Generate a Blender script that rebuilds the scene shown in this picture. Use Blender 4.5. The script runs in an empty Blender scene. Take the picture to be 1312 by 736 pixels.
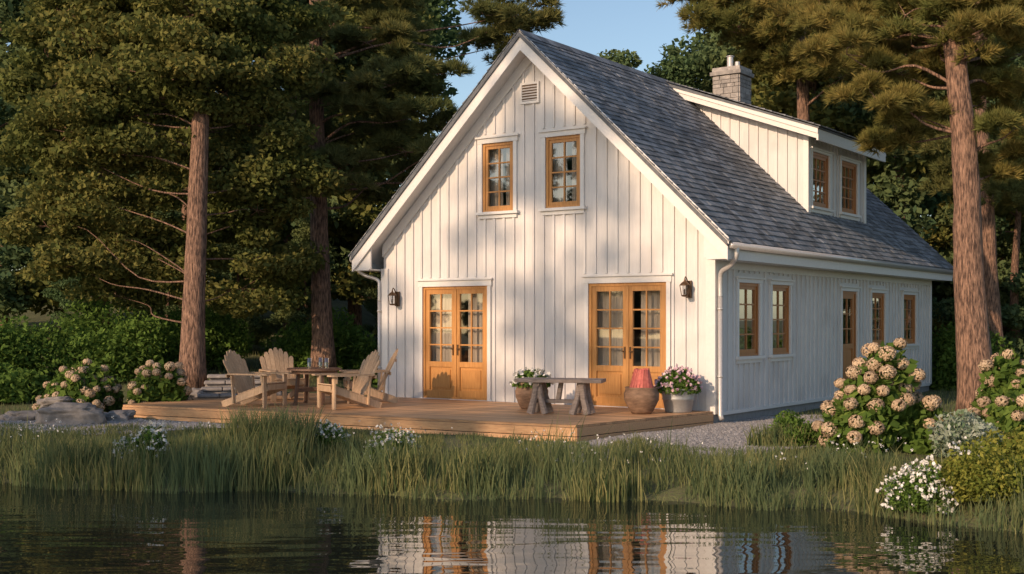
import bpy, math, numpy as np
from mathutils import Vector, Matrix, noise
rng=np.random.default_rng(7)
scn=bpy.context.scene
# ------------------------------------------------------------------ helpers
def link(o,parent=None):
    scn.collection.objects.link(o)
    if parent: o.parent=parent
    return o
def empty(name,loc=(0,0,0),rz=0,parent=None):
    o=bpy.data.objects.new(name,None); o.location=loc; o.rotation_euler=(0,0,rz); o.empty_display_size=.3
    return link(o,parent)
class MB:
    def __init__(s): s.v=[];s.f=[];s.m=[];s.rn=[];s.T=None;s.r=None
    def add(s,vs,fs,mat=0):
        b=len(s.v); r=s.r if s.r is not None else float(rng.random())
        if s.T: vs=[s.T(*p) for p in vs]
        s.v+= [tuple(p) for p in vs]
        for f in fs: s.f.append(tuple(i+b for i in f)); s.m.append(mat); s.rn.append(r)
    def box(s,x0,x1,y0,y1,z0,z1,mat=0):
        s.add([(x0,y0,z0),(x1,y0,z0),(x1,y1,z0),(x0,y1,z0),(x0,y0,z1),(x1,y0,z1),(x1,y1,z1),(x0,y1,z1)],
              [(0,3,2,1),(4,5,6,7),(0,1,5,4),(1,2,6,5),(2,3,7,6),(3,0,4,7)],mat)
    def prism(s,poly,y0,y1,mat=0):   # poly in xz, extruded in y
        n=len(poly); vs=[(x,y0,z) for x,z in poly]+[(x,y1,z) for x,z in poly]
        s.add(vs,[tuple(range(n)),tuple(range(2*n-1,n-1,-1))]+[(i,(i+1)%n,(i+1)%n+n,i+n) for i in range(n)],mat)
    def slab(s,poly,z0,z1,mat=0):    # poly in xy
        n=len(poly); vs=[(x,y,z0) for x,y in poly]+[(x,y,z1) for x,y in poly]
        s.add(vs,[tuple(range(n)),tuple(range(2*n-1,n-1,-1))]+[(i,(i+1)%n,(i+1)%n+n,i+n) for i in range(n)],mat)
    def beam(s,p0,p1,w,h,mat=0,up=(0,0,1)):
        p0=Vector(p0);p1=Vector(p1);d=(p1-p0).normalized();u=Vector(up)
        sd=d.cross(u)
        if sd.length<1e-3: sd=d.cross(Vector((1,0,0)))
        sd.normalize();u=sd.cross(d)
        a=sd*w/2;b=u*h/2
        s.add([p0-a-b,p0+a-b,p0+a+b,p0-a+b,p1-a-b,p1+a-b,p1+a+b,p1-a+b],
              [(0,3,2,1),(4,5,6,7),(0,1,5,4),(1,2,6,5),(2,3,7,6),(3,0,4,7)],mat)
    def tube(s,pts,rad,seg=10,mat=0,jit=0,cap=True):
        pts=[Vector(p) for p in pts];n=len(pts)
        if not hasattr(rad,'__len__'): rad=[rad]*n
        vs=[];ref=Vector((.31,.95,.05))
        for i,p in enumerate(pts):
            d=(pts[min(i+1,n-1)]-pts[max(i-1,0)]).normalized()
            r0=ref if abs(d.dot(ref.normalized()))<.9 else Vector((1,0,0))
            a=d.cross(r0).normalized();b=d.cross(a)
            for k in range(seg):
                t=2*math.pi*k/seg; rr=rad[i]*(1+(rng.random()-.5)*jit)
                vs.append(p+a*math.cos(t)*rr+b*math.sin(t)*rr)
        fs=[(i*seg+k,i*seg+(k+1)%seg,(i+1)*seg+(k+1)%seg,(i+1)*seg+k) for i in range(n-1) for k in range(seg)]
        if cap: fs+= [tuple(range(seg-1,-1,-1)),tuple(range((n-1)*seg,n*seg))]
        s.add(vs,fs,mat)
    def lathe(s,prof,c=(0,0,0),seg=28,mat=0,pleat=0):
        vs=[]
        for r,z in prof:
            for k in range(seg):
                t=2*math.pi*k/seg; rr=r*(1+(pleat if k%2 else 0))
                vs.append((c[0]+rr*math.cos(t),c[1]+rr*math.sin(t),c[2]+z))
        n=len(prof)
        s.add(vs,[(i*seg+k,i*seg+(k+1)%seg,(i+1)*seg+(k+1)%seg,(i+1)*seg+k) for i in range(n-1) for k in range(seg)],mat)
    def build(s,name,mats,parent=None,smooth=False,bevel=0,loc=None,rz=0):
        me=bpy.data.meshes.new(name); me.from_pydata([tuple(p) for p in s.v],[],s.f)
        for m in mats: me.materials.append(m)
        me.polygons.foreach_set("material_index",s.m)
        a=me.attributes.new("rnd",'FLOAT','FACE'); a.data.foreach_set("value",s.rn)
        if smooth: me.polygons.foreach_set("use_smooth",[True]*len(s.f))
        me.update()
        o=bpy.data.objects.new(name,me); link(o,parent)
        if loc: o.location=loc
        o.rotation_euler=(0,0,rz)
        if bevel:
            b=o.modifiers.new("bevel",'BEVEL'); b.width=bevel; b.segments=2; b.limit_method='ANGLE'
        return o
def npmesh(name,V,F,mats,rnd=None,mi=None):
    V=np.asarray(V,dtype=np.float32);F=np.asarray(F,dtype=np.int32)
    me=bpy.data.meshes.new(name);k=F.shape[1]
    me.vertices.add(len(V));me.vertices.foreach_set("co",V.ravel())
    me.loops.add(F.size);me.loops.foreach_set("vertex_index",F.ravel())
    me.polygons.add(len(F));me.polygons.foreach_set("loop_start",np.arange(0,F.size,k,dtype=np.int32))
    for m in mats: me.materials.append(m)
    if mi is not None: me.polygons.foreach_set("material_index",np.asarray(mi,dtype=np.int32))
    me.update(calc_edges=True)
    a=me.attributes.new("rnd",'FLOAT','FACE')
    a.data.foreach_set("value",(rng.random(len(F)) if rnd is None else np.asarray(rnd)).astype(np.float32))
    return me
def obj(name,me,parent=None,loc=(0,0,0),rz=0,sc=1):
    o=bpy.data.objects.new(name,me);o.location=loc;o.rotation_euler=(0,0,rz)
    o.scale=(sc,sc,sc) if not hasattr(sc,'__len__') else sc
    return link(o,parent)
def unit(n):
    v=rng.normal(size=(n,3));return v/np.linalg.norm(v,axis=1,keepdims=True)
def leafquads(C,size,aspect=.5,up=0.0):
    n=len(C);a=unit(n);nm=unit(n);nm[:,2]+=up;nm/=np.linalg.norm(nm,axis=1,keepdims=True)
    a-=nm*(a*nm).sum(1,keepdims=True);a/=np.linalg.norm(a,axis=1,keepdims=True)+1e-6
    b=np.cross(nm,a);s=(size*(.6+.8*rng.random(n)))[:,None]
    V=np.stack([C-a*s,C+b*s*aspect+nm*s*.15,C+a*s,C-b*s*aspect+nm*s*.15],1).reshape(-1,3)
    return V,np.arange(4*n).reshape(n,4)
def needles(C,D,n,L,w):
    m=len(C)
    C2=np.repeat(C,n,0);D2=np.repeat(D,n,0)*1.0+unit(m*n)*.85
    D2/=np.linalg.norm(D2,axis=1,keepdims=True)
    sd=np.cross(D2,unit(m*n));sd/=np.linalg.norm(sd,axis=1,keepdims=True)+1e-6
    l=(L*(.7+.5*rng.random(m*n)))[:,None]
    V=np.stack([C2-sd*w,C2+sd*w,C2+D2*l],1).reshape(-1,3)
    return V,np.arange(3*m*n).reshape(-1,3)
# ------------------------------------------------------------------ materials
def newmat(name):
    m=bpy.data.materials.new(name);m.use_nodes=True;nt=m.node_tree
    return m,nt,nt.nodes,nt.links,nt.nodes["Principled BSDF"]
def mixc(N,L,fac,a,b,bt='MIX'):
    x=N.new("ShaderNodeMix");x.data_type='RGBA';x.blend_type=bt
    if hasattr(fac,'default_value'): L.new(fac,x.inputs[0])
    else: x.inputs[0].default_value=fac
    for i,c in ((6,a),(7,b)):
        if hasattr(c,'default_value'): L.new(c,x.inputs[i])
        else: x.inputs[i].default_value=(*c,1)
    return x.outputs[2]
def nz(N,L,scale=(1,1,1),s=5,det=4,rough=.5,coord='Object'):
    tc=N.new("ShaderNodeTexCoord");mp=N.new("ShaderNodeMapping");mp.inputs['Scale'].default_value=scale
    L.new(tc.outputs[coord],mp.inputs[0]);t=N.new("ShaderNodeTexNoise")
    t.inputs['Scale'].default_value=s;t.inputs['Detail'].default_value=det;t.inputs['Roughness'].default_value=rough
    L.new(mp.outputs[0],t.inputs['Vector']);return t.outputs[0]
def ramp(N,L,src,a,b):
    r=N.new("ShaderNodeMapRange");r.inputs[1].default_value=a;r.inputs[2].default_value=b
    L.new(src,r.inputs[0]);return r.outputs[0]
def attr(N):
    a=N.new("ShaderNodeAttribute");a.attribute_name="rnd";return a.outputs['Fac']
def bump(N,L,B,src,st=.3,d=.02):
    b=N.new("ShaderNodeBump");b.inputs['Strength'].default_value=st;b.inputs['Distance'].default_value=d
    L.new(src,b.inputs['Height']);L.new(b.outputs[0],B.inputs['Normal'])
def surf(name,c1,c2,scale=(1,1,1),s=6,rough=.7,bs=.3,bd=.01,rv=.25,det=6,lo=.3,hi=.7,dirt=None):
    m,nt,N,L,B=newmat(name)
    t=nz(N,L,scale,s,det,.6);col=mixc(N,L,ramp(N,L,t,lo,hi),c1,c2)
    if rv:
        g=N.new("ShaderNodeMapRange");g.inputs[3].default_value=1-rv;g.inputs[4].default_value=1+rv*.6
        L.new(attr(N),g.inputs[0]);cc=N.new("ShaderNodeCombineColor")
        for i in range(3): L.new(g.outputs[0],cc.inputs[i])
        col=mixc(N,L,1.0,col,cc.outputs[0],'MULTIPLY')
    if dirt:
        t2=nz(N,L,(1,1,1),1.3,5);col=mixc(N,L,ramp(N,L,t2,.5,.75),col,dirt)
    L.new(col,B.inputs['Base Color']);B.inputs['Roughness'].default_value=rough
    bump(N,L,B,t,bs,bd);return m
def leafmat(name,a,b,c,trans=.3,s=.6):
    m,nt,N,L,B=newmat(name);N.remove(B)
    out=N["Material Output"]
    col=mixc(N,L,attr(N),a,b)
    col=mixc(N,L,ramp(N,L,nz(N,L,(1,1,1),s,3),.42,.66),col,c)
    d=N.new("ShaderNodeBsdfDiffuse");t=N.new("ShaderNodeBsdfTranslucent")
    L.new(col,d.inputs[0]);L.new(col,t.inputs[0])
    x=N.new("ShaderNodeMixShader");x.inputs[0].default_value=trans;L.new(d.outputs[0],x.inputs[1]);L.new(t.outputs[0],x.inputs[2])
    L.new(x.outputs[0],out.inputs[0]);return m
def plain(name,c,rough=.5,metal=0):
    m,nt,N,L,B=newmat(name)
    t=nz(N,L,(1,1,1),30,3);L.new(mixc(N,L,t,tuple(k*.8 for k in c),tuple(min(1,k*1.15) for k in c)),B.inputs['Base Color'])
    B.inputs['Roughness'].default_value=rough;B.inputs['Metallic'].default_value=metal;return m
M_wall=surf("painted_siding",(.64,.615,.60),(.73,.70,.68),(6,6,.5),5,.6,.15,.004,.07,dirt=(.57,.545,.53))
M_trim=surf("white_trim",(.70,.675,.655),(.76,.735,.71),(2,2,2),8,.5,.1,.003,.04)
M_door=surf("honey_wood",(.43,.185,.05),(.62,.31,.095),(14,14,.9),4,.42,.12,.003,.12)
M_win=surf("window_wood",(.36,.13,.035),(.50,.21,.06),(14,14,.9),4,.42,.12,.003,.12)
M_sh=surf("slate_shingles",(.115,.13,.15),(.26,.27,.295),(1,1,1),9,.75,.5,.01,.5)
M_deck=surf("deck_wood",(.44,.235,.115),(.64,.385,.20),(.6,12,12),5,.6,.25,.004,.3)
M_chair=surf("teak_wood",(.42,.28,.17),(.60,.42,.27),(8,8,1.5),5,.6,.2,.003,.25)
M_dark=surf("dark_wood",(.13,.07,.045),(.23,.13,.08),(2,8,8),5,.5,.2,.003,.2)
M_grayw=surf("weathered_wood",(.17,.13,.11),(.33,.27,.24),(2,9,9),4,.75,.5,.006,.25)
M_stone=surf("granite_stone",(.20,.185,.175),(.42,.38,.35),(1,1,1),9,.85,.6,.02,.3)
M_found=surf("foundation",(.25,.24,.24),(.33,.32,.31),(1,1,1),12,.9,.3,.01,.05)
M_bark=surf("pine_bark",(.08,.046,.034),(.42,.25,.17),(13,13,2.4),2.4,.9,1,.07,.1,lo=.38,hi=.64)
M_metal=plain("gutter_metal",(.55,.53,.52),.35,.3)
M_black=plain("aged_bronze",(.13,.075,.04),.4,.6)
M_zinc=plain("zinc",(.36,.37,.38),.45,.4)
M_clay=surf("rustic_clay",(.12,.07,.045),(.32,.20,.13),(1,1,3),7,.75,.5,.01,.1)
M_red=surf("red_fabric",(.42,.09,.08),(.58,.17,.13),(1,1,1),20,.8,.2,.004,.3)
M_curt=surf("linen_curtain",(.46,.40,.32),(.58,.51,.42),(9,9,.3),6,.85,.2,.005,.05)
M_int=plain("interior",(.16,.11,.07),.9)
M_soil=plain("soil",(.05,.035,.025),.95)
M_pet=surf("hydrangea_petal",(.37,.25,.155),(.60,.46,.31),(1,1,1),6,.8,0,.01,.35)
M_white=surf("white_petal",(.66,.64,.60),(.76,.74,.70),(1,1,1),6,.8,0,.01,.2)
M_pink=surf("pink_petal",(.55,.30,.38),(.72,.60,.64),(1,1,1),6,.8,0,.01,.2)
M_lf_dark=leafmat("leaf_dark",(.07,.125,.06),(.15,.21,.09),(.10,.16,.065))
M_lf_bg=leafmat("leaf_forest",(.065,.115,.06),(.15,.21,.09),(.17,.20,.075),.3,.35)
M_lf_warm=leafmat("leaf_warm",(.11,.135,.042),(.29,.26,.08),(.14,.165,.05),.35,.5)
M_pine=leafmat("pine_needles",(.17,.17,.05),(.40,.31,.10),(.18,.195,.06),.35,.8)
M_pinebg=leafmat("pine_needles_far",(.12,.145,.055),(.29,.26,.09),(.13,.16,.06),.35,.5)
M_shrub=leafmat("shrub_leaf",(.075,.14,.032),(.19,.30,.065),(.11,.18,.04),.35,1.2)
M_hyd=leafmat("hydrangea_leaf",(.07,.13,.03),(.20,.28,.06),(.10,.17,.035),.35,2)
M_gold=leafmat("golden_leaf",(.14,.18,.035),(.34,.32,.07),(.16,.21,.04),.35,2)
M_var=leafmat("variegated_leaf",(.25,.30,.22),(.55,.58,.5),(.16,.24,.12),.3,6)
M_grass=leafmat("grass_blade",(.07,.11,.045),(.38,.35,.15),(.13,.175,.085),.4,.9)
# glass
m,nt,N,L,B=newmat("window_glass");N.remove(B);M_glass=m
lw=N.new("ShaderNodeLayerWeight");lw.inputs[0].default_value=.35
mr=N.new("ShaderNodeMapRange");mr.inputs[3].default_value=.12;mr.inputs[4].default_value=.9;L.new(lw.outputs['Facing'],mr.inputs[0])
tr=N.new("ShaderNodeBsdfTransparent");tr.inputs[0].default_value=(.93,.93,.93,1);gl=N.new("ShaderNodeBsdfGlossy");gl.inputs['Roughness'].default_value=.02
mx=N.new("ShaderNodeMixShader");L.new(mr.outputs[0],mx.inputs[0]);L.new(tr.outputs[0],mx.inputs[1]);L.new(gl.outputs[0],mx.inputs[2]);L.new(mx.outputs[0],N["Material Output"].inputs[0])
# water
m,nt,N,L,B=newmat("lake_water");M_water=m
B.inputs['Base Color'].default_value=(.016,.020,.016,1);B.inputs['Roughness'].default_value=.015;B.inputs['IOR'].default_value=4.0
w1=nz(N,L,(.5,1.5,1),1.3,2,.5);w2=nz(N,L,(.35,1,1),.5,2,.5)
ad=N.new("ShaderNodeMath");ad.operation='MULTIPLY_ADD';L.new(w2,ad.inputs[0]);ad.inputs[1].default_value=1.8;L.new(w1,ad.inputs[2])
bump(N,L,B,ad.outputs[0],.5,.034)
# ground
m,nt,N,L,B=newmat("ground_soil_grass");M_ground=m
a=nz(N,L,(1,1,1),3,6);b=nz(N,L,(1,1,1),25,4)
col=mixc(N,L,ramp(N,L,a,.35,.65),(.07,.09,.03),(.13,.14,.05));col=mixc(N,L,ramp(N,L,b,.45,.7),col,(.11,.09,.055))
L.new(col,B.inputs['Base Color']);B.inputs['Roughness'].default_value=.95;bump(N,L,B,b,.6,.04)
M_gravel=surf("gravel",(.26,.24,.23),(.52,.49,.47),(1,1,1),60,.9,.8,.02,.35)
# ------------------------------------------------------------------ terrain
def shore(x):
    x=np.asarray(x,float)
    return 13.95-.18*x-np.maximum(0,x-3.3)*1.05-np.maximum(0,-8.5-x)*2.3+.15*np.sin(x*1.7)+.1*np.sin(x*3.9+1)
def hz(x,y):
    x=np.asarray(x,float);y=np.asarray(y,float);sy=np.maximum(shore(x),-30);d=y-sy
    z=np.where(d<0,np.maximum(-.9,d*.3),.33*(1-np.exp(-np.maximum(d,0)/1.2)))
    lm=1/(1+np.exp((x+4.5)*1.2))
    z=z+.085*np.clip(y-23,0,22)*lm+.06*np.clip(y-33,0,30)
    z=z+np.where(d>1,.02*np.sin(x*2.1)*np.sin(y*1.7),0)*(1-np.exp(-np.maximum(d-1,0)))
    return z
gx=np.concatenate([-np.geomspace(400,15,25),np.arange(-14.5,14.1,.22),np.geomspace(15,400,25)])
gy=np.concatenate([-np.geomspace(400,9,18),np.arange(-8,6,1.),np.arange(6,40,.25),np.geomspace(41,500,25)])
X,Y=np.meshgrid(gx,gy);Z=hz(X,Y);V=np.stack([X,Y,Z],-1).reshape(-1,3);nx=len(gx);ny=len(gy)
i=np.arange(nx-1)[None,:]+nx*np.arange(ny-1)[:,None];F=np.stack([i,i+1,i+nx+1,i+nx],-1).reshape(-1,4)
me=npmesh("ground",V,F,[M_ground]);me.polygons.foreach_set("use_smooth",[True]*len(F));obj("ground",me)
obj("water",npmesh("water",[(-400,-400,0),(400,-400,0),(400,30,0),(-400,30,0)],[(0,1,2,3)],[M_water]))
# gravel sheets + pebbles
def gravel(name,cx,cy,rx,ry,rot,n):
    t=np.linspace(0,2*np.pi,60,endpoint=False);R=1+.1*np.sin(3*t+1)+.06*np.sin(7*t)
    rr=np.linspace(0,1,14);c,s=math.cos(rot),math.sin(rot)
    P=[]
    for r in rr:
        a=np.cos(t)*rx*R*r;b=np.sin(t)*ry*R*r;P.append(np.stack([cx+a*c-b*s,cy+a*s+b*c],-1))
    P=np.concatenate(P);z=hz(P[:,0],P[:,1])+.012;V=np.column_stack([P,z])
    k=np.arange(60);F=np.concatenate([np.stack([j*60+k,j*60+(k+1)%60,(j+1)*60+(k+1)%60,(j+1)*60+k],-1) for j in range(1,13)]+[np.stack([k*0,k*0+1,60+(k+1)%60,60+k],-1)])
    e=empty(name);obj("gravel_bed",npmesh("gravel_bed",V,F,[M_gravel]),e)
    th=rng.random(n)*2*np.pi;r=np.sqrt(rng.random(n))*1.02;a=np.cos(th)*rx*r;b=np.sin(th)*ry*r
    C=np.stack([cx+a*c-b*s,cy+a*s+b*c],-1);z=hz(C[:,0],C[:,1])+.015
    C=np.column_stack([C,z]);S=.010+.018*rng.random(n)**2
    o=np.array([(1,0,0),(0,1,0),(-1,0,0),(0,-1,0),(0,0,.7),(0,0,-.7)],float)
    V=(C[:,None,:]+o[None]*S[:,None,None]*(.7+.6*rng.random((n,6,1)))).reshape(-1,3)
    f=np.array([(0,1,4),(1,2,4),(2,3,4),(3,0,4)]);F=(f[None]+6*np.arange(n)[:,None,None]).reshape(-1,3)
    obj("pebbles",npmesh("pebbles",V,F,[M_gravel],np.repeat(rng.random(n),4)),e)
gravel("gravel_path",3.5,18.5,1.9,3.9,-.75,20000)
gravel("gravel_patch",-8.3,19.8,3.6,1.5,-.1,9000)
# ------------------------------------------------------------------ house
RZ=math.atan2(-.572,.82);HL=(3.29,20,0);W=7.07;LEN=12.0
house=empty("white_cottage",HL,RZ)
hc,hs=math.cos(RZ),math.sin(RZ)
def zr(x): return 3.33+(min(-x,W+x)+.4)*.96
Tf=lambda a,b,z:(a,-b,z)
Ts=lambda a,b,z:(b,a,z)
Td=lambda a,b,z:(-.5+b,a,z)
Tb=lambda a,b,z:(a,LEN+b,z)
Tl=lambda a,b,z:(-W-b,a,z)
def wall(mb,a0,a1,z0,top,ops,T,sp=.215,extra=()):
    mb.T=T
    xs=sorted(set([a0,a1,*extra]+[k for o in ops for k in o[:2]]))
    for x0,x1 in zip(xs[:-1],xs[1:]):
        xm=(x0+x1)/2;z=z0;mb.r=.5
        for o in sorted([o for o in ops if o[0]<xm<o[1]],key=lambda o:o[2]):
            if o[2]>z: mb.add([(x0,0,z),(x1,0,z),(x1,0,o[2]),(x0,0,o[2])],[(0,1,2,3)])
            z=o[3]
        mb.add([(x0,0,z),(x1,0,z),(x1,0,top(x1)),(x0,0,top(x0))],[(0,1,2,3)])
    n=int((a1-a0)/sp);mb.r=None
    for k in range(n+1):
        x=a0+(a1-a0-n*sp)/2+k*sp
        if x<a0+.14 or x>a1-.14: continue
        z=z0
        for o in sorted([o for o in ops if o[0]-.11<x<o[1]+.11],key=lambda o:o[2]):
            if o[2]-.12>z: mb.box(x-.024,x+.024,0.001,.028,z,o[2]-.1)
            z=o[3]+.17
        t=top(x)-.02
        if t>z: mb.box(x-.024,x+.024,.001,.028,z,t)
    mb.T=None
doors=[(-6.07,-4.54,.56,2.67),(-2.374,-.854,.56,2.67)]
upw=[(-4.66,-3.96,4.02,5.28),(-3.266,-2.535,4.02,5.28)]
sidew=[(.88,1.745,1.42,2.67),(2.29,3.12,1.42,2.67),(7.63,8.5,1.5,2.63),(9.8,10.75,1.5,2.63)]
sided=[(5.84,6.71,.62,2.63)]
dw=[(5.52,6.46,4.34,5.45),(7.17,8.15,4.34,5.45)]
w=MB()
wall(w,-W,0,.5,lambda x:zr(x)-.11,doors+upw,Tf,extra=(-W/2,))
wall(w,0,LEN,.5,lambda x:3.2,sidew+sided,Ts)
wall(w,-W,0,.5,lambda x:zr(x)-.11,[],Tb,extra=(-W/2,))
wall(w,0,LEN,.5,lambda x:3.2,[],Tl)
w.build("walls",[M_wall],house)
# dormer walls
d=MB();wall(d,5.3,8.7,4.1,lambda x:5.75,dw,Td,sp=.21)
for y0,y1,sg in ((5.3,5.34,-1),(8.66,8.7,1)):
    d.r=.5;d.prism([(-.503,4.1),(-.503,5.76),(-3.4,6.85)],y0,y1);d.r=None
    for k in range(13):
        x=-.72-.21*k;yb=y0 if sg<0 else y1
        zb=3.36+(-x+.4)*.96;zt=5.73+(-x-.5)*.376
        if zt>zb: d.box(x-.022,x+.022,min(yb,yb+sg*.028),max(yb,yb+sg*.028),zb-.05,zt)
for y in (5.285,8.60): d.box(-.56,-.455,y-.022,y+.115,4.1,5.74,1)
d.build("dormer_walls",[M_wall,M_trim],house)
# foundation, trims
t=MB()
f=MB();f.box(-W+.02,-.02,.02,LEN-.02,.1,.51);f.build("foundation",[M_found],house)
t.T=Tf
t.box(-.13,.038,.002,.04,.5,3.04);t.box(-W-.038,-W+.13,.002,.04,.5,3.04)
t.T=Ts;t.box(0.0,.13,.002,.0385,.5,3.03);t.box(LEN-.13,LEN,.002,.04,.5,3.03)
t.box(.131,LEN-.131,.002,.037,2.88,3.03);t.box(.131,LEN-.131,.002,.04,.47,.53)
t.T=None
for mir in (0,1):
    mx_=lambda P:[(-W-x,z) for x,z in P] if mir else P
    R=-W/2
    t.prism(mx_([(.44,3.30),(R,7.118),(R,6.80),(.44,2.98)]),-.435,-.395)         # barge board
    t.prism(mx_([(.47,3.335),(R,7.155),(R,7.05),(.47,3.23)]),-.46,-.436)          # crown strip
    t.prism(mx_([(.38,3.25),(R,7.01),(R,6.92),(.38,3.16)]),-.394,LEN+.4)          # roof deck/soffit
    t.prism(mx_([(-.0,3.50),(R,6.925),(R,6.69),(-.0,3.27)]),-.044,-.003)           # frieze on gable
    t.prism(mx_([(.0,3.03),(.378,3.03),(.378,3.19),(.0,3.56)]),-.385,-.35)
    x0,x1=(.381,.42) if not mir else (-W-.42,-W-.381)
    t.box(x0,x1,-.394,LEN+.39,3.0,3.29)
    x0,x1=(.045,.38) if not mir else (-W-.38,-W-.045)
    t.box(x0,x1,-.384,LEN+.38,3.005,3.03)
    t.prism(mx_([(.42,3.30),(R,7.09),(R,6.86),(.42,3.07)]),LEN+.401,LEN+.43)
# dormer roof trims
t.prism([(-.17,5.80),(-3.5,7.02),(-3.5,6.84),(-.17,5.62)],4.95,9.05)
t.prism([(-.13,5.84),(-3.44,7.05),(-3.44,6.93),(-.13,5.71)],4.92,4.949);t.prism([(-.13,5.84),(-3.44,7.05),(-3.44,6.93),(-.13,5.71)],9.051,9.08)
t.box(-.169,-.13,4.951,9.049,5.58,5.80)
t.build("trim_boards",[M_trim],house)
# shingles
def shingles(mb,e,sl,length,rise,expo=.155,wd=.24,lift=.022):
    e=Vector(e);sl=Vector(sl).normalized();nrm=Vector((-sl.z,0,sl.x)) if sl.x>0 else Vector((sl.z,0,-sl.x))
    if nrm.z<0: nrm=-nrm
    n=int(rise/expo)+1
    for k in range(n):
        s0=k*expo-.02;s1=min(rise+.01,(k+1)*expo+.03);y=-rng.random()*wd
        while y<length:
            ww=wd*(.6+.8*rng.random());ya=max(0,y);yb=min(length,y+ww-.006);y+=ww
            if yb-ya<.02: continue
            j=(rng.random()-.5)*.014;th=lift*(.8+.5*rng.random())
            A=e+sl*(s0+j);Bv=e+sl*s1
            p=[A+Vector((0,ya,0)),A+Vector((0,yb,0)),Bv+Vector((0,yb,0)),Bv+Vector((0,ya,0))]
            vs=[p[0],p[1],p[0]+nrm*th,p[1]+nrm*th,p[2]+nrm*.004,p[3]+nrm*.004]
            mb.add(vs,[(0,1,3,2),(2,3,4,5),(0,2,5),(1,4,3)])
s=MB();RS=math.hypot(3.985,3.985*.96)
s.r=.15
for mir in (0,1):
    q=[(.45,3.285),(-W/2,7.11),(-W/2,7.03),(.45,3.20)]
    s.prism([(-W-x,z) for x,z in q] if mir else q,-.47,LEN+.47)
s.prism([(-.1,5.83),(-3.42,7.05),(-3.42,6.99),(-.1,5.80)],4.90,9.10)
s.r=None
shingles(s,(.47,-.49,3.285),(-1,0,.96),LEN+.98,RS+.02)
shingles(s,(-W-.47,-.49,3.285),(1,0,.96),LEN+.98,RS+.02)
shingles(s,(-.08,4.88,5.845),(-1,0,.372),4.24,3.6)
y=-.49
while y<LEN+.45:
    for sg in (-1,1):
        x=-W/2;s.add([(x,y,7.165),(x,y+.27,7.165),(x+sg*.15,y+.27,7.02),(x+sg*.15,y,7.02)],[(0,1,2,3)])
    y+=.275
s.build("shingle_roof",[M_sh],house)
# openings
fr=MB();gl_=MB();cu=MB()
def casing(T,o,door=False,head=.11,m=2):
    a0,a1,z0,z1=o
    fr.T=T
    fr.box(a0-.075,a0,-.1,.045,z0,z1,2);fr.box(a1,a1+.075,-.1,.045,z0,z1,2)
    fr.box(a0-.1,a1+.1,-.1,.052,z1+.001,z1+head,2);fr.box(a0-.13,a1+.13,-.02,.085,z1+head+.001,z1+head+.032,2)
    fr.box(a0-.12,a1+.12,-.1,.095 if not door else .06,z0-.05,z0-.001,2)
    if not door: fr.box(a0-.075,a1+.075,.0,.045,z0-.12,z0-.051,2)
def curtain(T,a0,a1,z0,z1,b=-.2):
    n=26;vs=[];
    for k in range(n+1):
        a=a0+(a1-a0)*k/n;bb=b+.022*math.sin(k*1.45)+.008*math.sin(k*.6)
        vs+=[(a,bb,z0),(a,bb,z1)]
    cu.T=T;cu.add(vs,[(2*k,2*k+2,2*k+3,2*k+1) for k in range(n)],0)
def leafp(T,a0,a1,z0,z1,cols,rows,panel=0,st=.085,m=0):
    fr.T=T;b0,b1=-.06,-.008
    fr.box(a0,a0+st,b0,b1,z0,z1,m);fr.box(a1-st,a1,b0,b1,z0,z1,m)
    fr.box(a0+st,a1-st,b0+.001,b1-.001,z1-st,z1,m)
    zb=z0+st*1.3;fr.box(a0+st,a1-st,b0+.001,b1-.001,z0,zb,m)
    gz=zb
    if panel:
        gz=z0+panel;fr.box(a0+st,a1-st,b0+.001,b1-.001,gz-.1,gz,m)
        fr.box(a0+st,a1-st,-.05,-.035,zb,gz-.1,m);fr.box(a0+st+.05,a1-st-.05,-.034,-.018,zb+.05,gz-.15,m)
    g0,g1,h0,h1=a0+st,a1-st,gz,z1-st
    for c in range(1,cols):
        x=g0+(g1-g0)*c/cols;fr.box(x-.013,x+.013,-.05,-.014,h0,h1,m)
    for r in range(1,rows):
        z=h0+(h1-h0)*r/rows;fr.box(g0,g1,-.048,-.016,z-.013,z+.013,m)
    gl_.T=T;gl_.add([(g0,-.034,h0),(g1,-.034,h0),(g1,-.034,h1),(g0,-.034,h1)],[(0,1,2,3)],0)
def jamb(T,o,m):
    a0,a1,z0,z1=o;fr.T=T
    fr.box(a0+.001,a0+.05,-.11,.012,z0,z1,m);fr.box(a1-.05,a1-.001,-.11,.012,z0,z1,m);fr.box(a0+.05,a1-.05,-.11,.011,z1-.05,z1-.001,m)
    fr.box(a0+.05,a1-.05,-.11,.011,z0,z0+.035,m)
for o in doors:
    casing(Tf,o,True);jamb(Tf,o,0);a0,a1,z0,z1=o;mid=(a0+a1)/2
    leafp(Tf,a0+.05,mid-.004,z0+.035,z1-.05,2,4,.66,.09,0);leafp(Tf,mid+.004,a1-.05,z0+.035,z1-.05,2,4,.66,.09,0)
    fr.T=Tf;fr.box(mid-.025,mid+.025,-.02,.006,z0+.05,z1-.06,0)
    for sg in (-1,1): fr.box(mid+sg*.055-.012,mid+sg*.055+.012,-.01,.012,z0+.82,z0+1.02,3);fr.box(mid+sg*.055-.008,mid+sg*.055+sg*.05+.008,.012,.04,z0+.93,z0+.95,3)
    w_=(a1-a0);curtain(Tf,a0+.05,a0+w_*.40,z0+.1,z1-.05);curtain(Tf,a1-w_*.40,a1-.05,z0+.1,z1-.05)
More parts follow.
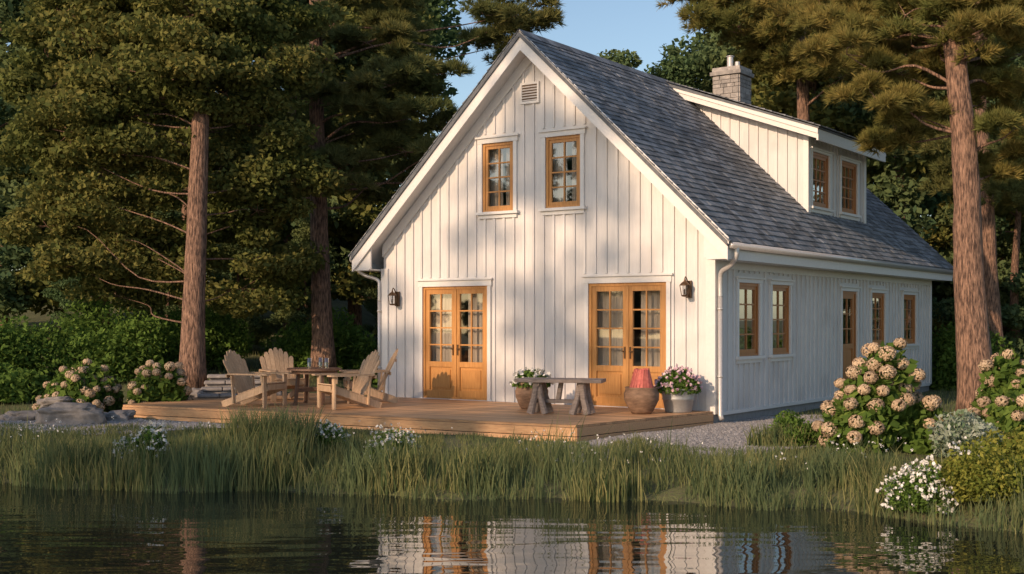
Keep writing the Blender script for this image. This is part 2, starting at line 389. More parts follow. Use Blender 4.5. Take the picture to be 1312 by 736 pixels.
for o in upw:
    casing(Tf,o,head=.09);jamb(Tf,o,0);leafp(Tf,o[0]+.05,o[1]-.05,o[2]+.035,o[3]-.05,2,4,0,.055,0)
    curtain(Tf,o[0]+.03,o[0]+.31,o[2],o[3]);curtain(Tf,o[1]-.31,o[1]-.03,o[2],o[3])
for o in sidew:
    casing(Ts,o,head=.07);jamb(Ts,o,1);leafp(Ts,o[0]+.05,o[1]-.05,o[2]+.035,o[3]-.05,2,4,0,.06,1)
    curtain(Ts,o[0]+.03,o[0]+.32,o[2],o[3]);curtain(Ts,o[1]-.32,o[1]-.03,o[2],o[3])
for o in sided:
    casing(Ts,o,True,.07);jamb(Ts,o,1);leafp(Ts,o[0]+.05,o[1]-.05,o[2]+.035,o[3]-.05,2,3,.9,.1,1)
for o in dw:
    jamb(Td,o,1);casing(Td,o,head=.05);leafp(Td,o[0]+.05,o[1]-.05,o[2]+.035,o[3]-.05,3,4,0,.06,1);curtain(Td,o[0]+.03,o[0]+.25,o[2],o[3]);curtain(Td,o[1]-.25,o[1]-.03,o[2],o[3])
# gable vent
fr.T=Tf;vx=-3.6
fr.box(vx-.2,vx-.165,.0,.05,5.92,6.3,2);fr.box(vx+.165,vx+.2,.0,.05,5.92,6.3,2);fr.box(vx-.165,vx+.165,.0,.05,6.26,6.3,2);fr.box(vx-.165,vx+.165,.0,.055,5.92,5.96,2)
fr.box(vx-.164,vx+.164,.001,.032,5.96,6.26,3)
for k in range(6):
    z=5.98+k*.048;fr.beam((vx-.164,.045,z),(vx+.164,.045,z),.03,.012,2,up=(0,.7,1))
fr.T=None
fr.build("windows_and_doors",[M_door,M_win,M_trim,M_black],house)
gl_.build("window_panes",[M_glass],house);cu.build("curtains",[M_curt],house,smooth=True)
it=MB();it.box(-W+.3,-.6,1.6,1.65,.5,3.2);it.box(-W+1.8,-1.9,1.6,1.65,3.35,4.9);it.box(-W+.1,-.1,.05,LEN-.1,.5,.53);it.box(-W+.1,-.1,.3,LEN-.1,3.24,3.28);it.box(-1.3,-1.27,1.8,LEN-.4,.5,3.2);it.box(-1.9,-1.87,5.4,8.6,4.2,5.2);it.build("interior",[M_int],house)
# gutters
g=MB()
g.tube([(.485,-.4,3.22),(.485,LEN+.4,3.21)],.055,12);g.tube([(-W-.485,-.4,3.22),(-W-.485,LEN+.4,3.21)],.055,12)
def curve(P,n=6):
    P=[Vector(p) for p in P];out=[]
    for i in range(len(P)-1):
        a=P[max(i-1,0)];b=P[i];c=P[i+1];d=P[min(i+2,len(P)-1)]
        for k in range(n):
            t=k/n;out.append(.5*((2*b)+(c-a)*t+(2*a-5*b+4*c-d)*t*t+(3*b-a-3*c+d)*t**3))
    out.append(P[-1]);return out
g.tube(curve([(.485,-.2,3.2),(.48,-.2,3.05),(.36,-.12,2.92),(.14,.0,2.82),(.09,.04,2.66),(.09,.04,2.4)]),.042,12)
g.tube([(.09,.04,2.41),(.09,.04,.5),(.14,.0,.42)],.042,12)
g.tube(curve([(-W-.485,-.25,3.2),(-W-.48,-.25,3.05),(-W-.36,-.15,2.92),(-W-.1,-.06,2.82),(-W-.06,-.06,2.66),(-W-.06,-.06,2.4)]),.036,12)
g.tube([(-W-.06,-.06,2.41),(-W-.06,-.06,.6)],.036,12)
for z in (1.1,2.2): g.tube([(.09,.04,z),(.09,.04,z+.03)],.052,12);g.tube([(-W-.06,-.06,z),(-W-.06,-.06,z+.03)],.046,12)
g.build("gutters",[M_metal],house,smooth=True)
# chimney
c=MB();cx,cy=-3.9,9.15;z=6.3
while z<7.92:
    h=.09+.07*rng.random();hh=.33
    for sx in (-1,1):
        a=-hh
        while a<hh-.01:
            b=min(hh,a+.14+.16*rng.random());j=.012*rng.random()
            c.box(cx+a,cx+b-.008,cy+sx*hh-.02-j,cy+sx*hh+.02+j,z,z+h-.008);c.box(cx+sx*hh-.02-j,cx+sx*hh+.02+j,cy+a,cy+b-.008,z,z+h-.008);a=b
    z+=h
c.box(cx-.32,cx+.32,cy-.32,cy+.32,6.2,7.93);c.box(cx-.40,cx+.40,cy-.40,cy+.40,7.93,8.02);c.box(cx-.36,cx+.36,cy-.36,cy+.36,8.02,8.12)
c.tube([(cx-.05,cy,8.1),(cx-.05,cy,8.42)],.075,16,1);c.tube([(cx-.05,cy,8.42),(cx-.05,cy,8.44)],.1,16,1);c.tube([(cx+.14,cy,8.1),(cx+.14,cy,8.28)],.06,16,1)
c.build("stone_chimney",[M_stone,M_metal],house,bevel=.006)
# lanterns
def lantern(lx,lz):
    m=MB();m.T=lambda x,y,z:(lx+x,y-.02,lz+z)
    m.box(-.045,.045,-.05,.0,-.14,.14);m.tube(curve([(0,-.05,-.08),(0,-.13,-.12),(0,-.19,-.05),(0,-.17,.0)]),.01,8);m.tube(curve([(0,-.05,.1),(0,-.13,.2),(0,-.17,.17),(0,-.17,.13)]),.01,8)
    for a in (-1,1):
        for b in (-1,1): m.beam((a*.04,-.17+b*.04,-.1),(a*.06,-.17+b*.06,.06),.01,.01)
    m.lathe([(.001,-.13),(.05,-.12),(.06,-.1),(.05,-.095),(.001,-.09)],(0,-.17,0),12)
    m.lathe([(.085,.06),(.085,.07),(.05,.11),(.02,.13),(.012,.16),(.001,.17)],(0,-.17,0),12)
    m.lathe([(.036,-.09),(.05,.06)],(0,-.17,0),4,1);m.lathe([(.012,-.09),(.012,0),(.002,.01)],(0,-.17,0),8,2)
    m.T=None
    m.build("wall_lantern",[M_black,M_glass,M_white],None,loc=HL,rz=RZ)
lantern(-6.69,2.45);lantern(-.434,2.54)
# ------------------------------------------------------------------ deck
DZ=.55
P=[(0.0,-.055),(-.40,-3.6),(-9.2,-4.5),(-9.9,-2.2),(-9.3,-.055)]
m_=(.9)/(8.8)
sf=lambda x,y:y-(-3.6+m_*(x+.40))
def clip(poly,fn):
    out=[]
    for i in range(len(poly)):
        a=poly[i];b=poly[(i+1)%len(poly)];fa=fn(*a);fb=fn(*b)
        if fa>=0: out.append(a)
        if (fa>=0)!=(fb>=0):
            t=fa/(fa-fb);out.append((a[0]+(b[0]-a[0])*t,a[1]+(b[1]-a[1])*t))
    return out
dk=MB();k=0.
while k<4.6:
    q=clip(clip(P,lambda x,y:sf(x,y)-k),lambda x,y:k+.132-sf(x,y))
    if len(q)>2:
        cut=-1.5-rng.random()*6
        for qq in (clip(q,lambda x,y:x-cut-.003),clip(q,lambda x,y:cut-.003-x)):
            if len(qq)>2: dk.slab(qq,DZ-.035,DZ)
    k+=.139
def fascia(a,b,off=.025):
    for z0,z1 in ((DZ-.16,DZ-.040),(DZ-.29,DZ-.170)):
        dk.beam((*a,(z0+z1)/2),(*b,(z0+z1)/2),.03,z1-z0)
fascia(P[0],P[1]);fascia(P[1],P[2]);fascia(P[2],P[3]);fascia(P[3],P[4])
for i in range(9):
    for j in range(3):
        x=-.8-i*1.03;y=-3.4+m_*(x+.4)+j*1.4
        dk.box(x-.06,x+.06,y-.06,y+.06,.1,DZ-.05)
dk.build("wooden_deck",[M_deck],None,bevel=.004,loc=HL,rz=RZ)
# ------------------------------------------------------------------ steps and rocks
def rock(name,x,y,sx,sy,sz,seed,rz=0,zo=.0):
    import bmesh
    bm=bmesh.new();bmesh.ops.create_icosphere(bm,subdivisions=5,radius=1)
    for v in bm.verts:
        p=v.co.copy();n=noise.noise(p*1.3+Vector((seed*7.3,0,0)));n2=noise.noise(p*4+Vector((seed,3,1)));n3=noise.noise(p*11+Vector((seed,3,1)))
        q=Vector([math.copysign(abs(k)**.6,k) for k in p])
        v.co=q*(.85+.35*n+.09*n2+.03*n3);v.co.x*=sx;v.co.y*=sy;v.co.z*=sz
    me=bpy.data.meshes.new(name);bm.to_mesh(me);bm.free();me.materials.append(M_stone)
    me.polygons.foreach_set("use_smooth",[True]*len(me.polygons))
    return obj(name,me,None,(x,y,float(hz(x,y))+zo),rz)
rock("boulder",-7.3,20.3,.60,.4,.22,1,.1,.12);rock("boulder",-8.35,21.0,.4,.3,.13,2,.5,.06);rock("boulder",-6.7,20.8,.35,.3,.12,3,0,.05)
rock("boulder",-8.0,21.6,.35,.3,.10,4,0,.28);rock("boulder",-8.9,20.4,.25,.2,.1,5,0,.03)
st=MB()
for i in range(4):
    sh_=.05*i
    st.box(-.50+sh_,.55+sh_,i*.42+.05,i*.42+.8,.2,.555+i*.105)
    a=-.55+sh_
    for wd_ in (.42,.33,.40):
        st.box(a,a+wd_-.012,i*.42+.03*rng.random()-.02,i*.42+.5,.558+i*.105,.612+i*.105+.008*rng.random());a+=wd_
st.build("stone_steps",[M_stone],None,bevel=.018,loc=(-5.45,23.5,0),rz=.22)
rock("boulder",-6.15,24.0,.22,.28,.22,6,0,.1);rock("boulder",-5.95,24.7,.2,.25,.2,7,0,.2);rock("boulder",-4.75,24.5,.22,.22,.2,8,0,.15)
# ------------------------------------------------------------------ furniture
def chair(x,y,rz):
    m=MB()   # faces -Y
    for sx in (-1,1):
        m.beam((sx*.27,-.38,.34),(sx*.27,.52,.03),.03,.12)
        m.beam((sx*.31,-.36,0),(sx*.31,-.36,.545),.10,.035,up=(0,1,0))
        m.beam((sx*.31,.26,.06),(sx*.31,.30,.545),.06,.03,up=(0,1,0))
        P_=[(sx*.26,-.46),(sx*.30,-.48),(sx*.40,-.46),(sx*.42,-.40),(sx*.40,-.1),(sx*.37,.36),(sx*.28,.36),(sx*.27,-.05)]
        m.slab(P_,.548,.574)
        m.beam((sx*.34,-.33,.43),(sx*.34,-.33,.545),.03,.07)
    for k in range(7):
        t=k/6;yy=-.37+.52*t;zz=.40-.175*t
        m.beam((-.29,yy,zz),(.29,yy,zz),.08,.02,up=(0,.34,1))
    m.beam((-.27,-.395,.34),(.27,-.395,.34),.02,.1)
    hs_=[.80,.88,.94,.965,.94,.88,.80]
    for i in range(7):
        u=(i-3)/3;x0=u*.21;x1=u*.285;h=hs_[i]
        bz=.2;dy=.36
        y0=.20;y1=y0+dy*(h-bz)/.77
        a=Vector((x0,y0,bz));b=Vector((x1,y1,h));d=(b-a);sd=Vector((1,0,0));n=d.cross(sd).normalized()*.009
        w0,w1=.030,.041
        q=[a-sd*w0,a+sd*w0,a+d*.93+sd*w1,b+sd*w1*.45,b-sd*w1*.45,a+d*.93-sd*w1]
        m.add([p+n for p in q]+[p-n for p in q],[tuple(range(6)),tuple(range(11,5,-1))]+[(j,(j+1)%6,(j+1)%6+6,j+6) for j in range(6)])
    m.beam((-.27,.255,.26),(.27,.255,.26),.03,.07);m.beam((-.36,.385,.53),(.36,.385,.53),.03,.06);m.beam((-.26,.50,.76),(.26,.50,.76),.02,.05)
    m.build("adirondack_chair",[M_chair],None,bevel=.004,loc=(x,y,DZ+.002),rz=rz)
chair(-4.40,21.2,math.radians(68))
chair(-4.22,22.75,math.radians(28))
chair(-2.80,20.75,math.radians(-58))
chair(-2.62,22.2,math.radians(-78))
tb=MB();tb.slab([(.48*math.cos(a),.48*math.sin(a)) for a in np.linspace(0,2*np.pi,32,endpoint=False)],.60,.635)
for a in (.6,2.17,3.74,5.31):
    tb.beam((.36*math.cos(a),.36*math.sin(a),0),(.30*math.cos(a),.30*math.sin(a),.6),.055,.055)
tb.beam((-.3,-.2,.25),(.3,.2,.25),.03,.06);tb.beam((-.3,.2,.27),(.3,-.2,.27),.03,.06);tb.slab([(.4*math.cos(a),.4*math.sin(a)) for a in np.linspace(0,2*np.pi,24,endpoint=False)],.54,.598)
tb.build("round_patio_table",[M_dark],None,bevel=.004,loc=(-3.50,21.75,DZ+.002))
for gx_,gy_ in ((-3.56,21.6),(-3.41,21.9),(-3.26,21.6)):
    m=MB();m.lathe([(.035,0),(.042,.18),(.038,.18),(.033,.01)],seg=16);m.lathe([(.0,.01),(.032,.012),(.036,.1),(0,.101)],seg=16,mat=1)
    m.build("drinking_glass",[M_glass,M_gold],None,smooth=True,loc=(gx_,gy_,DZ+.64))
# rustic coffee table
m=MB()
for j in range(3): m.box(-.70+.01*j,.70-.015*j,-.27+j*.182,-.27+j*.182+.175,.50,.555)
for sx in (-1,1):
    for sy in (-1,1):
        m.tube([(sx*.36+sx*.10,sy*.17,0),(sx*.36+sx*.04,sy*.15,.25),(sx*.36,sy*.14,.50)],[.065,.055,.07],8,0,.2)
        m.tube([(sx*.22,sy*.17,0),(sx*.30,sy*.15,.27),(sx*.33,sy*.12,.50)],[.06,.05,.05],8,0,.2)
    m.box(sx*.36-.05,sx*.36+.05,-.2,.2,.44,.499)
m.box(-.40,.40,-.07,.07,.17,.225)
m.tube([(-.05,0,.2),(.0,0,.5)],[.05,.045],8,0,.2)
m.build("rustic_coffee_table",[M_grayw],None,bevel=.006,loc=(.78,19.45,DZ+.002),rz=-.28)
def pot(name,x,y,prof,mat,r,extra=None,z=DZ):
    e=empty(name,(x,y,z+.002));m=MB();m.lathe(prof,seg=32);m.build("vessel",[mat],e,smooth=True)
    m=MB();m.lathe([(0,prof[-1][1]+.0),(r,prof[-1][1]-.001)],seg=24);m.build("soil",[M_soil],e);return e
def bouquet(e,c,r,h,nl,nf,fm,fs=.028,lm=M_shrub,ls=.035):
    c=np.array(c);p=unit(nl)*np.array([r,r,h])*(rng.random((nl,1))**.4);p[:,2]=np.abs(p[:,2])*1.0-.05*(np.hypot(p[:,0],p[:,1])/r)
    V,F=leafquads(c+p,ls,.5,.3);obj("leaves",npmesh("leaves",V,F,[lm]),e)
    d=unit(nf);d[:,2]=np.abs(d[:,2]);q=c+d*np.array([r,r,h])*(.95+.15*rng.random((nf,1)))
    Q=np.repeat(q,4,0)+rng.normal(size=(nf*4,3))*fs*.35
    V,F=leafquads(Q,fs,.8,.5);obj("flowers",npmesh("flowers",V,F,[fm],np.repeat(rng.random(nf),4)),e)
e=pot("rustic_urn_planter",.33,20.55,[(0,0),(.17,0),(.2,.03),(.27,.2),(.28,.3),(.24,.39),(.27,.44),(.25,.445),(.22,.4)],M_clay,.22)
bouquet(e,(0,0,.42),.33,.24,1500,110,M_white)
e=pot("clay_pot",2.05,19.45,[(0,0),(.15,0),(.19,.05),(.275,.22),(.28,.32),(.25,.39),(.265,.42),(.24,.42),(.22,.38)],M_clay,.22)
m=MB()
for k in range(22):
    a=2*math.pi*k/22;m.beam((.20*math.cos(a),.20*math.sin(a),.36),(.11*math.cos(a+.2),.11*math.sin(a+.2),.69+.03*rng.random()),.045,.012,0,up=(math.cos(a),math.sin(a),0))
m.lathe([(.19,.36),(.10,.68)],seg=40,pleat=-.12);m.build("red_pleated_cover",[M_red],e)
e=pot("zinc_bucket_planter",2.68,19.8,[(0,0),(.21,0),(.215,.02),(.25,.2),(.262,.21),(.255,.23),(.28,.37),(.29,.38),(.265,.38),(.24,.34)],M_zinc,.24)
bouquet(e,(0,0,.36),.36,.36,2400,150,M_pink,.026)
# ------------------------------------------------------------------ plants
def bush_leaves(name,R,h,n,ls,mat,aspect=.5,seed=0):
    k=16;cs=unit(k);cs[:,2]=np.abs(cs[:,2]);cs=cs*np.array([R*.66,R*.66,h*.62])*rng.random((k,1))**.3
    ci=rng.integers(0,k,n);p=cs[ci]+unit(n)*np.array([R*.38,R*.38,h*.34])*(rng.random((n,1))**.35)
    p[:,2]=np.clip(p[:,2]+h*.08,.02,None);V,F=leafquads(p,ls,aspect,.6)
    return npmesh(name,V,F,[mat]),p
def hydrangea(x,y,R,h,nh,hr,nl=5000,ls=.075):
    z=float(hz(x,y));e=empty("hydrangea_bush",(x,y,z))
    me,p=bush_leaves("leaves",R,h,nl,ls,M_hyd,.62);obj("leaves",me,e)
    r=(np.hypot(p[:,0],p[:,1])/R)**2+(p[:,2]/h)**2
    idx=np.argsort(-r)[:int(nl*.4)];rng.shuffle(idx);sel=[]
    for i in idx:
        if p[i,2]>h*.1 and all(np.linalg.norm(p[i]-s_)>hr*1.95 for s_ in sel): sel.append(p[i])
        if len(sel)>=nh: break
    Q=[];N_=[];rn=[]
    for s_ in sel:
        d=s_*np.array([1/R,1/R,1/h]);d/=np.linalg.norm(d);c=s_+d*hr*.6;u=unit(300);rr=hr*(.75+.4*rng.random())
        Q.append(c+u*np.array([1,1,.85])*rr*(.9+.15*rng.random((300,1))));N_.append(u);rn.append(np.clip(rng.random()*.7+.3*rng.random(300),0,1))
    C=np.concatenate(Q);Nn=np.concatenate(N_);n=len(C);Nn=Nn+unit(n)*.4;Nn/=np.linalg.norm(Nn,axis=1,keepdims=True)
    a=np.cross(Nn,unit(n));a/=np.linalg.norm(a,axis=1,keepdims=True);b=np.cross(Nn,a);s_=hr*.16
    V=np.stack([C-a*s_,C-b*s_,C+a*s_,C+b*s_],1).reshape(-1,3)
    obj("flower_heads",npmesh("flower_heads",V,np.arange(4*n).reshape(n,4),[M_pet],np.concatenate(rn)),e)
hydrangea(4.85,16.1,.95,1.40,75,.10,9000)
hydrangea(7.5,18.3,.8,1.2,36,.10,4500);hydrangea(6.55,16.0,.55,.75,20,.09,3000)
hydrangea(-7.75,22.4,.85,1.0,56,.09,6000);hydrangea(-6.5,22.7,.66,.95,42,.09,5000)
def shrub(name,x,y,R,h,n,ls,mat,fl=0,fm=None,fs=.02):
    z=float(hz(x,y));e=empty(name,(x,y,z));me,p=bush_leaves("leaves",R,h,n,ls,mat);obj("leaves",me,e)
    if fl:
        r=(np.hypot(p[:,0],p[:,1])/R)**2+(p[:,2]/h)**2;idx=np.argsort(-r)[:fl*5];idx=rng.choice(idx,min(fl,len(idx)),replace=False);fl=len(idx)
        Q=np.repeat(p[idx]*1.06+np.array([0,0,.02]),4,0)+rng.normal(size=(fl*4,3))*fs*.5
        V,F=leafquads(Q,fs,.8,.6);obj("flowers",npmesh("flowers",V,F,[fm]),e)
shrub("variegated_shrub",5.7,15.2,.6,.72,5000,.035,M_var)
shrub("golden_shrub",5.0,12.6,.85,.62,13000,.026,M_gold,50,M_white,.02)
shrub("golden_shrub",5.9,13.6,.9,.75,9000,.032,M_gold)
shrub("white_flower_shrub",4.15,12.6,.40,.58,3500,.022,M_shrub,230,M_white,.017)
shrub("white_flower_shrub",-4.75,15.8,.45,.56,2800,.026,M_shrub,260,M_white,.019)
shrub("white_flower_shrub",-2.45,16.2,.38,.46,2200,.022,M_shrub,180,M_white,.017)
shrub("white_flower_shrub",-1.55,15.8,.42,.42,2200,.022,M_shrub,180,M_white,.017)
shrub("low_shrub",3.85,16.8,.5,.48,5000,.028,M_shrub)
for x,y,R,h in ((-11.5,27,2.0,1.9),(-9.2,27.6,1.7,2.0),(-7.6,29.5,1.5,1.7),(-12.5,23,1.6,1.1),(-10.3,24.5,1.2,.9),(-4.8,31,1.6,1.7),(-2.6,30.5,1.4,1.2),(11.5,24,1.3,1.2),(9.5,21.5,.9,.8),(13,27,2,1.8),(11.3,30.5,1.4,2.0)):
    shrub("green_shrub",x,y,R,h,10000,.06,M_shrub)
# grass
def blades(name,x,y,h,w,mat,lean=.35):
    n=len(x);z=hz(x,y)-.01;b=np.stack([x,y,z],-1);th=rng.random(n)*2*np.pi;ld=np.stack([np.cos(th),np.sin(th),0*th],-1);ln=(lean*h*rng.random(n)**.8)[:,None]
    ph=rng.random(n)*np.pi;sd=np.stack([np.cos(ph),np.sin(ph)*.5,0*ph],-1);L_=[]
    for t,ww in ((0,1),(.4,.85),(.75,.55),(1,.08)):
        c=b+ld*ln*t*t+np.array([0,0,1])*(h*(t-.12*t*t*lean*2))[:,None];L_+= [c-sd*(w*ww)[:,None],c+sd*(w*ww)[:,None]]
    V=np.stack(L_,1).reshape(-1,3);f=np.array([(0,1,3,2),(2,3,5,4),(4,5,7,6)]);F=(f[None]+8*np.arange(n)[:,None,None]).reshape(-1,4)
    r=np.repeat(np.clip(rng.random(n)**1.3*.9+.1*rng.normal(size=n),0,1),3);return obj(name,npmesh(name,V,F,[mat],r))
n=60000;x=rng.uniform(-9.5,7.5,n);u=rng.random(n)**.95;y=shore(x)-.22+u*4.6
cl=np.array([noise.noise(Vector((a*.9,b*.9,0))) for a,b in zip(x,y)])
cl2=np.array([noise.noise(Vector((a*3.0+5,b*3.0,2))) for a,b in zip(x,y)])
d=y-shore(x);prof=np.interp(d,[-.2,0,.5,1.0,1.6,2.2,3.0,5],[.22,.28,.37,.34,.22,.13,.09,.07])
h=prof*(1+1.0*cl+.9*cl2)*(.4+.75*rng.random(n));h*=np.where((rng.random(n)<.07)&(d<1.8),1.55,1.0)
lx=(x-HL[0])*hc+(y-HL[1])*hs;ly=-(x-HL[0])*hs+(y-HL[1])*hc
ok=~((ly>-3.6+m_*(lx+.4)-.12)&(lx<.1))
gr=((x-3.5)/1.9)**2+((y-18.5)/2.5)**2<1;ok&=~gr
ok&=~((cl2<-.15)&(rng.random(n)<.75))
k=ok;blades("lakeside_grass",x[k],y[k],h[k],(.0045+.004*rng.random(k.sum())),M_grass,.42)
def tuft(name,cx,cy,r,n,h0,w=.009,lean=.4):
    a=rng.random(n)*2*np.pi;rr=r*rng.random(n)**.6;x=cx+rr*np.cos(a);y=cy+rr*np.sin(a)*.6;blades(name,x,y,h0*(.45+.65*rng.random(n)),np.full(n,w),M_grass,lean)
tuft("reed_clump",-3.15,15.9,.6,1400,.74);tuft("reed_clump",-1.5,14.5,.5,350,.62);tuft("reed_clump",-5.6,15.2,.6,350,.58);tuft("reed_clump",-3.3,14.9,.8,800,.66,lean=.3);tuft("reed_clump",2.5,13.8,.5,250,.52)
tuft("reed_clump",-.4,14.2,.4,260,.58);tuft("reed_clump",3.7,13.9,.4,260,.5);tuft("reed_clump",-4.6,14.75,.4,200,.62,lean=.25);tuft("reed_clump",1.1,13.85,.4,220,.5,lean=.3)
tuft("reed_clump",3.7,16.7,.5,700,.36)
n=40000;x=rng.uniform(-16,16,n);y=rng.uniform(17,34,n);lx=(x-HL[0])*hc+(y-HL[1])*hs;ly=-(x-HL[0])*hs+(y-HL[1])*hc
ok=~((ly>-4.8)&(lx<.3)&(lx>-10.2)&(ly<12.2));ok&=~(((x-3.5)/2.1)**2+((y-18.5)/3.0)**2<1);ok&=~(((x+8.3)/3.2)**2+((y-19.8)/1.3)**2<1)
blades("lawn_grass",x[ok],y[ok],.06+.10*rng.random(ok.sum()),np.full(ok.sum(),.008),M_grass)
n=600;x=rng.uniform(-7,6,n);y=shore(x)+.6+rng.random(n)*2.6;k=np.array([noise.noise(Vector((a*.8+9,b*.8,0)))>.10 for a,b in zip(x,y)]);x=x[k];y=y[k]
C=np.column_stack([x,y,hz(x,y)+.18+.13*rng.random(len(x))]);C=np.repeat(C,4,0)+rng.normal(size=(len(x)*4,3))*.010
V,F=leafquads(C,.011,.8,.6);obj("wildflowers",npmesh("wildflowers",V,F,[M_white]))
# ------------------------------------------------------------------ trees
def trunk(mb,base,top,r0,r1,wob=.08,seg=16,n=22,flare=1.35):
    base=Vector(base);top=Vector(top);pts=[];rad=[]
    sd=rng.random()*50
    for i in range(n+1):
        t=i/n;p=base.lerp(top,t);p+=Vector((noise.noise(Vector((sd,t*3,0))),noise.noise(Vector((0,t*3,sd))),0))*wob*min(1,3*t)
        pts.append(p);r=r0+(r1-r0)*t;rad.append(r*(1+(flare-1)*math.exp(-t*n*.8)))
    mb.tube(pts,rad,seg,0,.09);return pts
def branch(mb,a,b,r):
    a=Vector(a);b=Vector(b);m1=a.lerp(b,.35)+Vector(rng.normal(size=3))*.12*(b-a).length*.4;m2=a.lerp(b,.7)+Vector(rng.normal(size=3))*.1*(b-a).length*.5
    P_=curve([a,m1,m2,b],4);mb.tube(P_,[r*(1-.88*i/(len(P_)-1)) for i in range(len(P_))],6,0,.1)
def closest(pts,z):
    return min(pts,key=lambda p:abs(p.z-z))
def pine(name,base,top,r0,r1,clumps,mat=M_pine,tpc=80,L=.2,nn=22,w=.008):
    e=empty(name);mb=MB();pts=trunk(mb,base,top,r0,r1)
    Cs=[];Ds=[]
    for c,R in clumps:
        c=np.array(c,float);a=closest(pts,c[2]-abs(c[0]-base[0])*.25-.2)
        branch(mb,a,c,.025+.015*R)
        ns=max(6,int(8*R));sub=c+unit(ns)*np.array([R,R,R*.42])*.8
        for s_ in sub:
            if rng.random()<.5: branch(mb,c,s_,.012)
            n=int(tpc*R*(.5+rng.random())/ns*3.2);u=unit(n);u[:,2]=np.abs(u[:,2])*1.1-.3;rr=R*.42*(rng.random((n,1))**.5)
            Cs.append(s_+u*rr*np.array([1,1,.6]));dd=u+np.array([0,0,.5]);Ds.append(dd/np.linalg.norm(dd,axis=1,keepdims=True))
    mb.build("trunk_and_branches",[M_bark],e,smooth=True)
    C=np.concatenate(Cs);D=np.concatenate(Ds);V,F=needles(C,D,nn,L,w)
    obj("needles",npmesh("needles",V,F,[mat],np.clip(np.repeat(rng.random(len(C)),nn)*.7+.3*rng.random(len(C)*nn),0,1)),e);return e
def bt(px,py,d): # bearing table helper: surveyed clump positions (metres)
    return ((px-656)/1574*d,d,2-(py-413)/1574*d)
cl=[bt(*k) for k in ((1085,70,22.5),(1120,125,22),(1150,95,23),(1175,150,22.5),(1100,35,23),(1160,20,22),(1195,60,23),(1265,50,21.5),(1300,20,22),(1290,100,23),(1300,165,22),(1265,130,23.5),(1240,10,22),(1290,215,23),(1130,60,24),(1210,110,24),(1200,-40,22),(1100,-30,23),(1290,-50,22),(1050,5,24),(1155,180,24),(1060,35,24),(1250,85,24),(1310,70,24))]
pine("pine_tree",(8.35,22,.3),(7.85,22.2,9.6),.31,.13,[(c,.6+.35*rng.random()) for c in cl],tpc=150,w=.010)
cl=[bt(*k) for k in ((905,15,34),(945,35,34),(990,25,33),(1030,60,34),(1000,80,35),(960,-20,34),(1040,0,35),(1080,100,34),(1290,250,31),(1310,200,30),(1250,230,32),(1230,180,32))]
pine("pine_tree",(12.2,31,1),(11.6,31,12),.2,.1,[(c,1.1+.4*rng.random()) for c in cl[8:]],M_pinebg,100,.24,20,.012)
pine("pine_tree",(8.2,35,1),(8.3,35,13),.25,.12,[(c,1.0+.5*rng.random()) for c in cl[:8]],M_pine,120,.24,20,.014)
cl=[bt(*k) for k in ((480,60,29),(430,30,29),(515,25,30),(530,95,29),(600,185,30),(655,20,30),(500,110,28.5),(455,130,29),(535,150,29),(380,60,30),(350,110,29),(480,160,30),(440,225,29),(520,195,29),(560,210,31),(380,180,30),(670,15,30),(470,-20,29),(400,-30,29),(500,245,31),(370,250,31),(640,60,31),(400,120,30))]
pine("pine_tree",(-4.45,29,.8),(-4.75,29.2,11.5),.25,.12,[(c,.8+.4*rng.random()) for c in cl],M_pinebg,140,.22,20,.012)
def broadleaf(name,base,top,r0,r1,clumps,mat,nl,ls,trunkmat=M_bark,flat=.45):
    e=empty(name);mb=MB();pts=trunk(mb,base,top,r0,r1);Cs=[]
    per=nl//len(clumps)
    for c,R in clumps:
        c=np.array(c,float);branch(mb,closest(pts,c[2]-.3*abs(c[0]-base[0])-.1),c,.022)
        ns=8;sub=c+unit(ns)*np.array([R,R,R*.55])*.8
        for s_ in sub:
            branch(mb,c,s_,.009);n=int(per/ns*(.6+.8*rng.random()));u=unit(n)
            q=s_+u*np.array([R,R,R*flat])*.55*(rng.random((n,1))**.45);Cs.append(q)
    mb.build("trunk_and_branches",[trunkmat],e,smooth=True)
    V,F=leafquads(np.concatenate(Cs),ls,.6,.7);obj("leaves",npmesh("leaves",V,F,[mat]),e);return e
cl=[]
for k in ((245,20,25),(180,30,26),(300,40,26),(120,60,26),(350,80,26),(70,110,26.5),(160,110,25.5),(230,70,24.9),(265,90,24.9),(290,120,25.6),(330,160,26.5),(90,170,26),(140,190,26.5),(60,200,27),(190,170,26),(270,170,27),(310,210,27),(120,250,27),(180,240,27),(80,20,26),(210,-20,26),(320,-20,26),(360,230,27),(150,310,27),(200,330,27.5),(300,290,27.5),(340,330,28),(100,340,27),(370,20,27),(60,60,27),(275,240,27),(240,-60,26),(240,310,28),(140,-30,26),(110,120,25.5),(200,130,25.5),(330,270,27),(150,380,28),(310,370,28),(60,290,27.5)):
    cl.append((bt(*k),.85+.4*rng.random()))
broadleaf("broadleaf_tree",(-6.6,25.3,.6),(-6.35,25.6,10.5),.25,.12,cl,M_lf_warm,115000,.062)
protos=[]
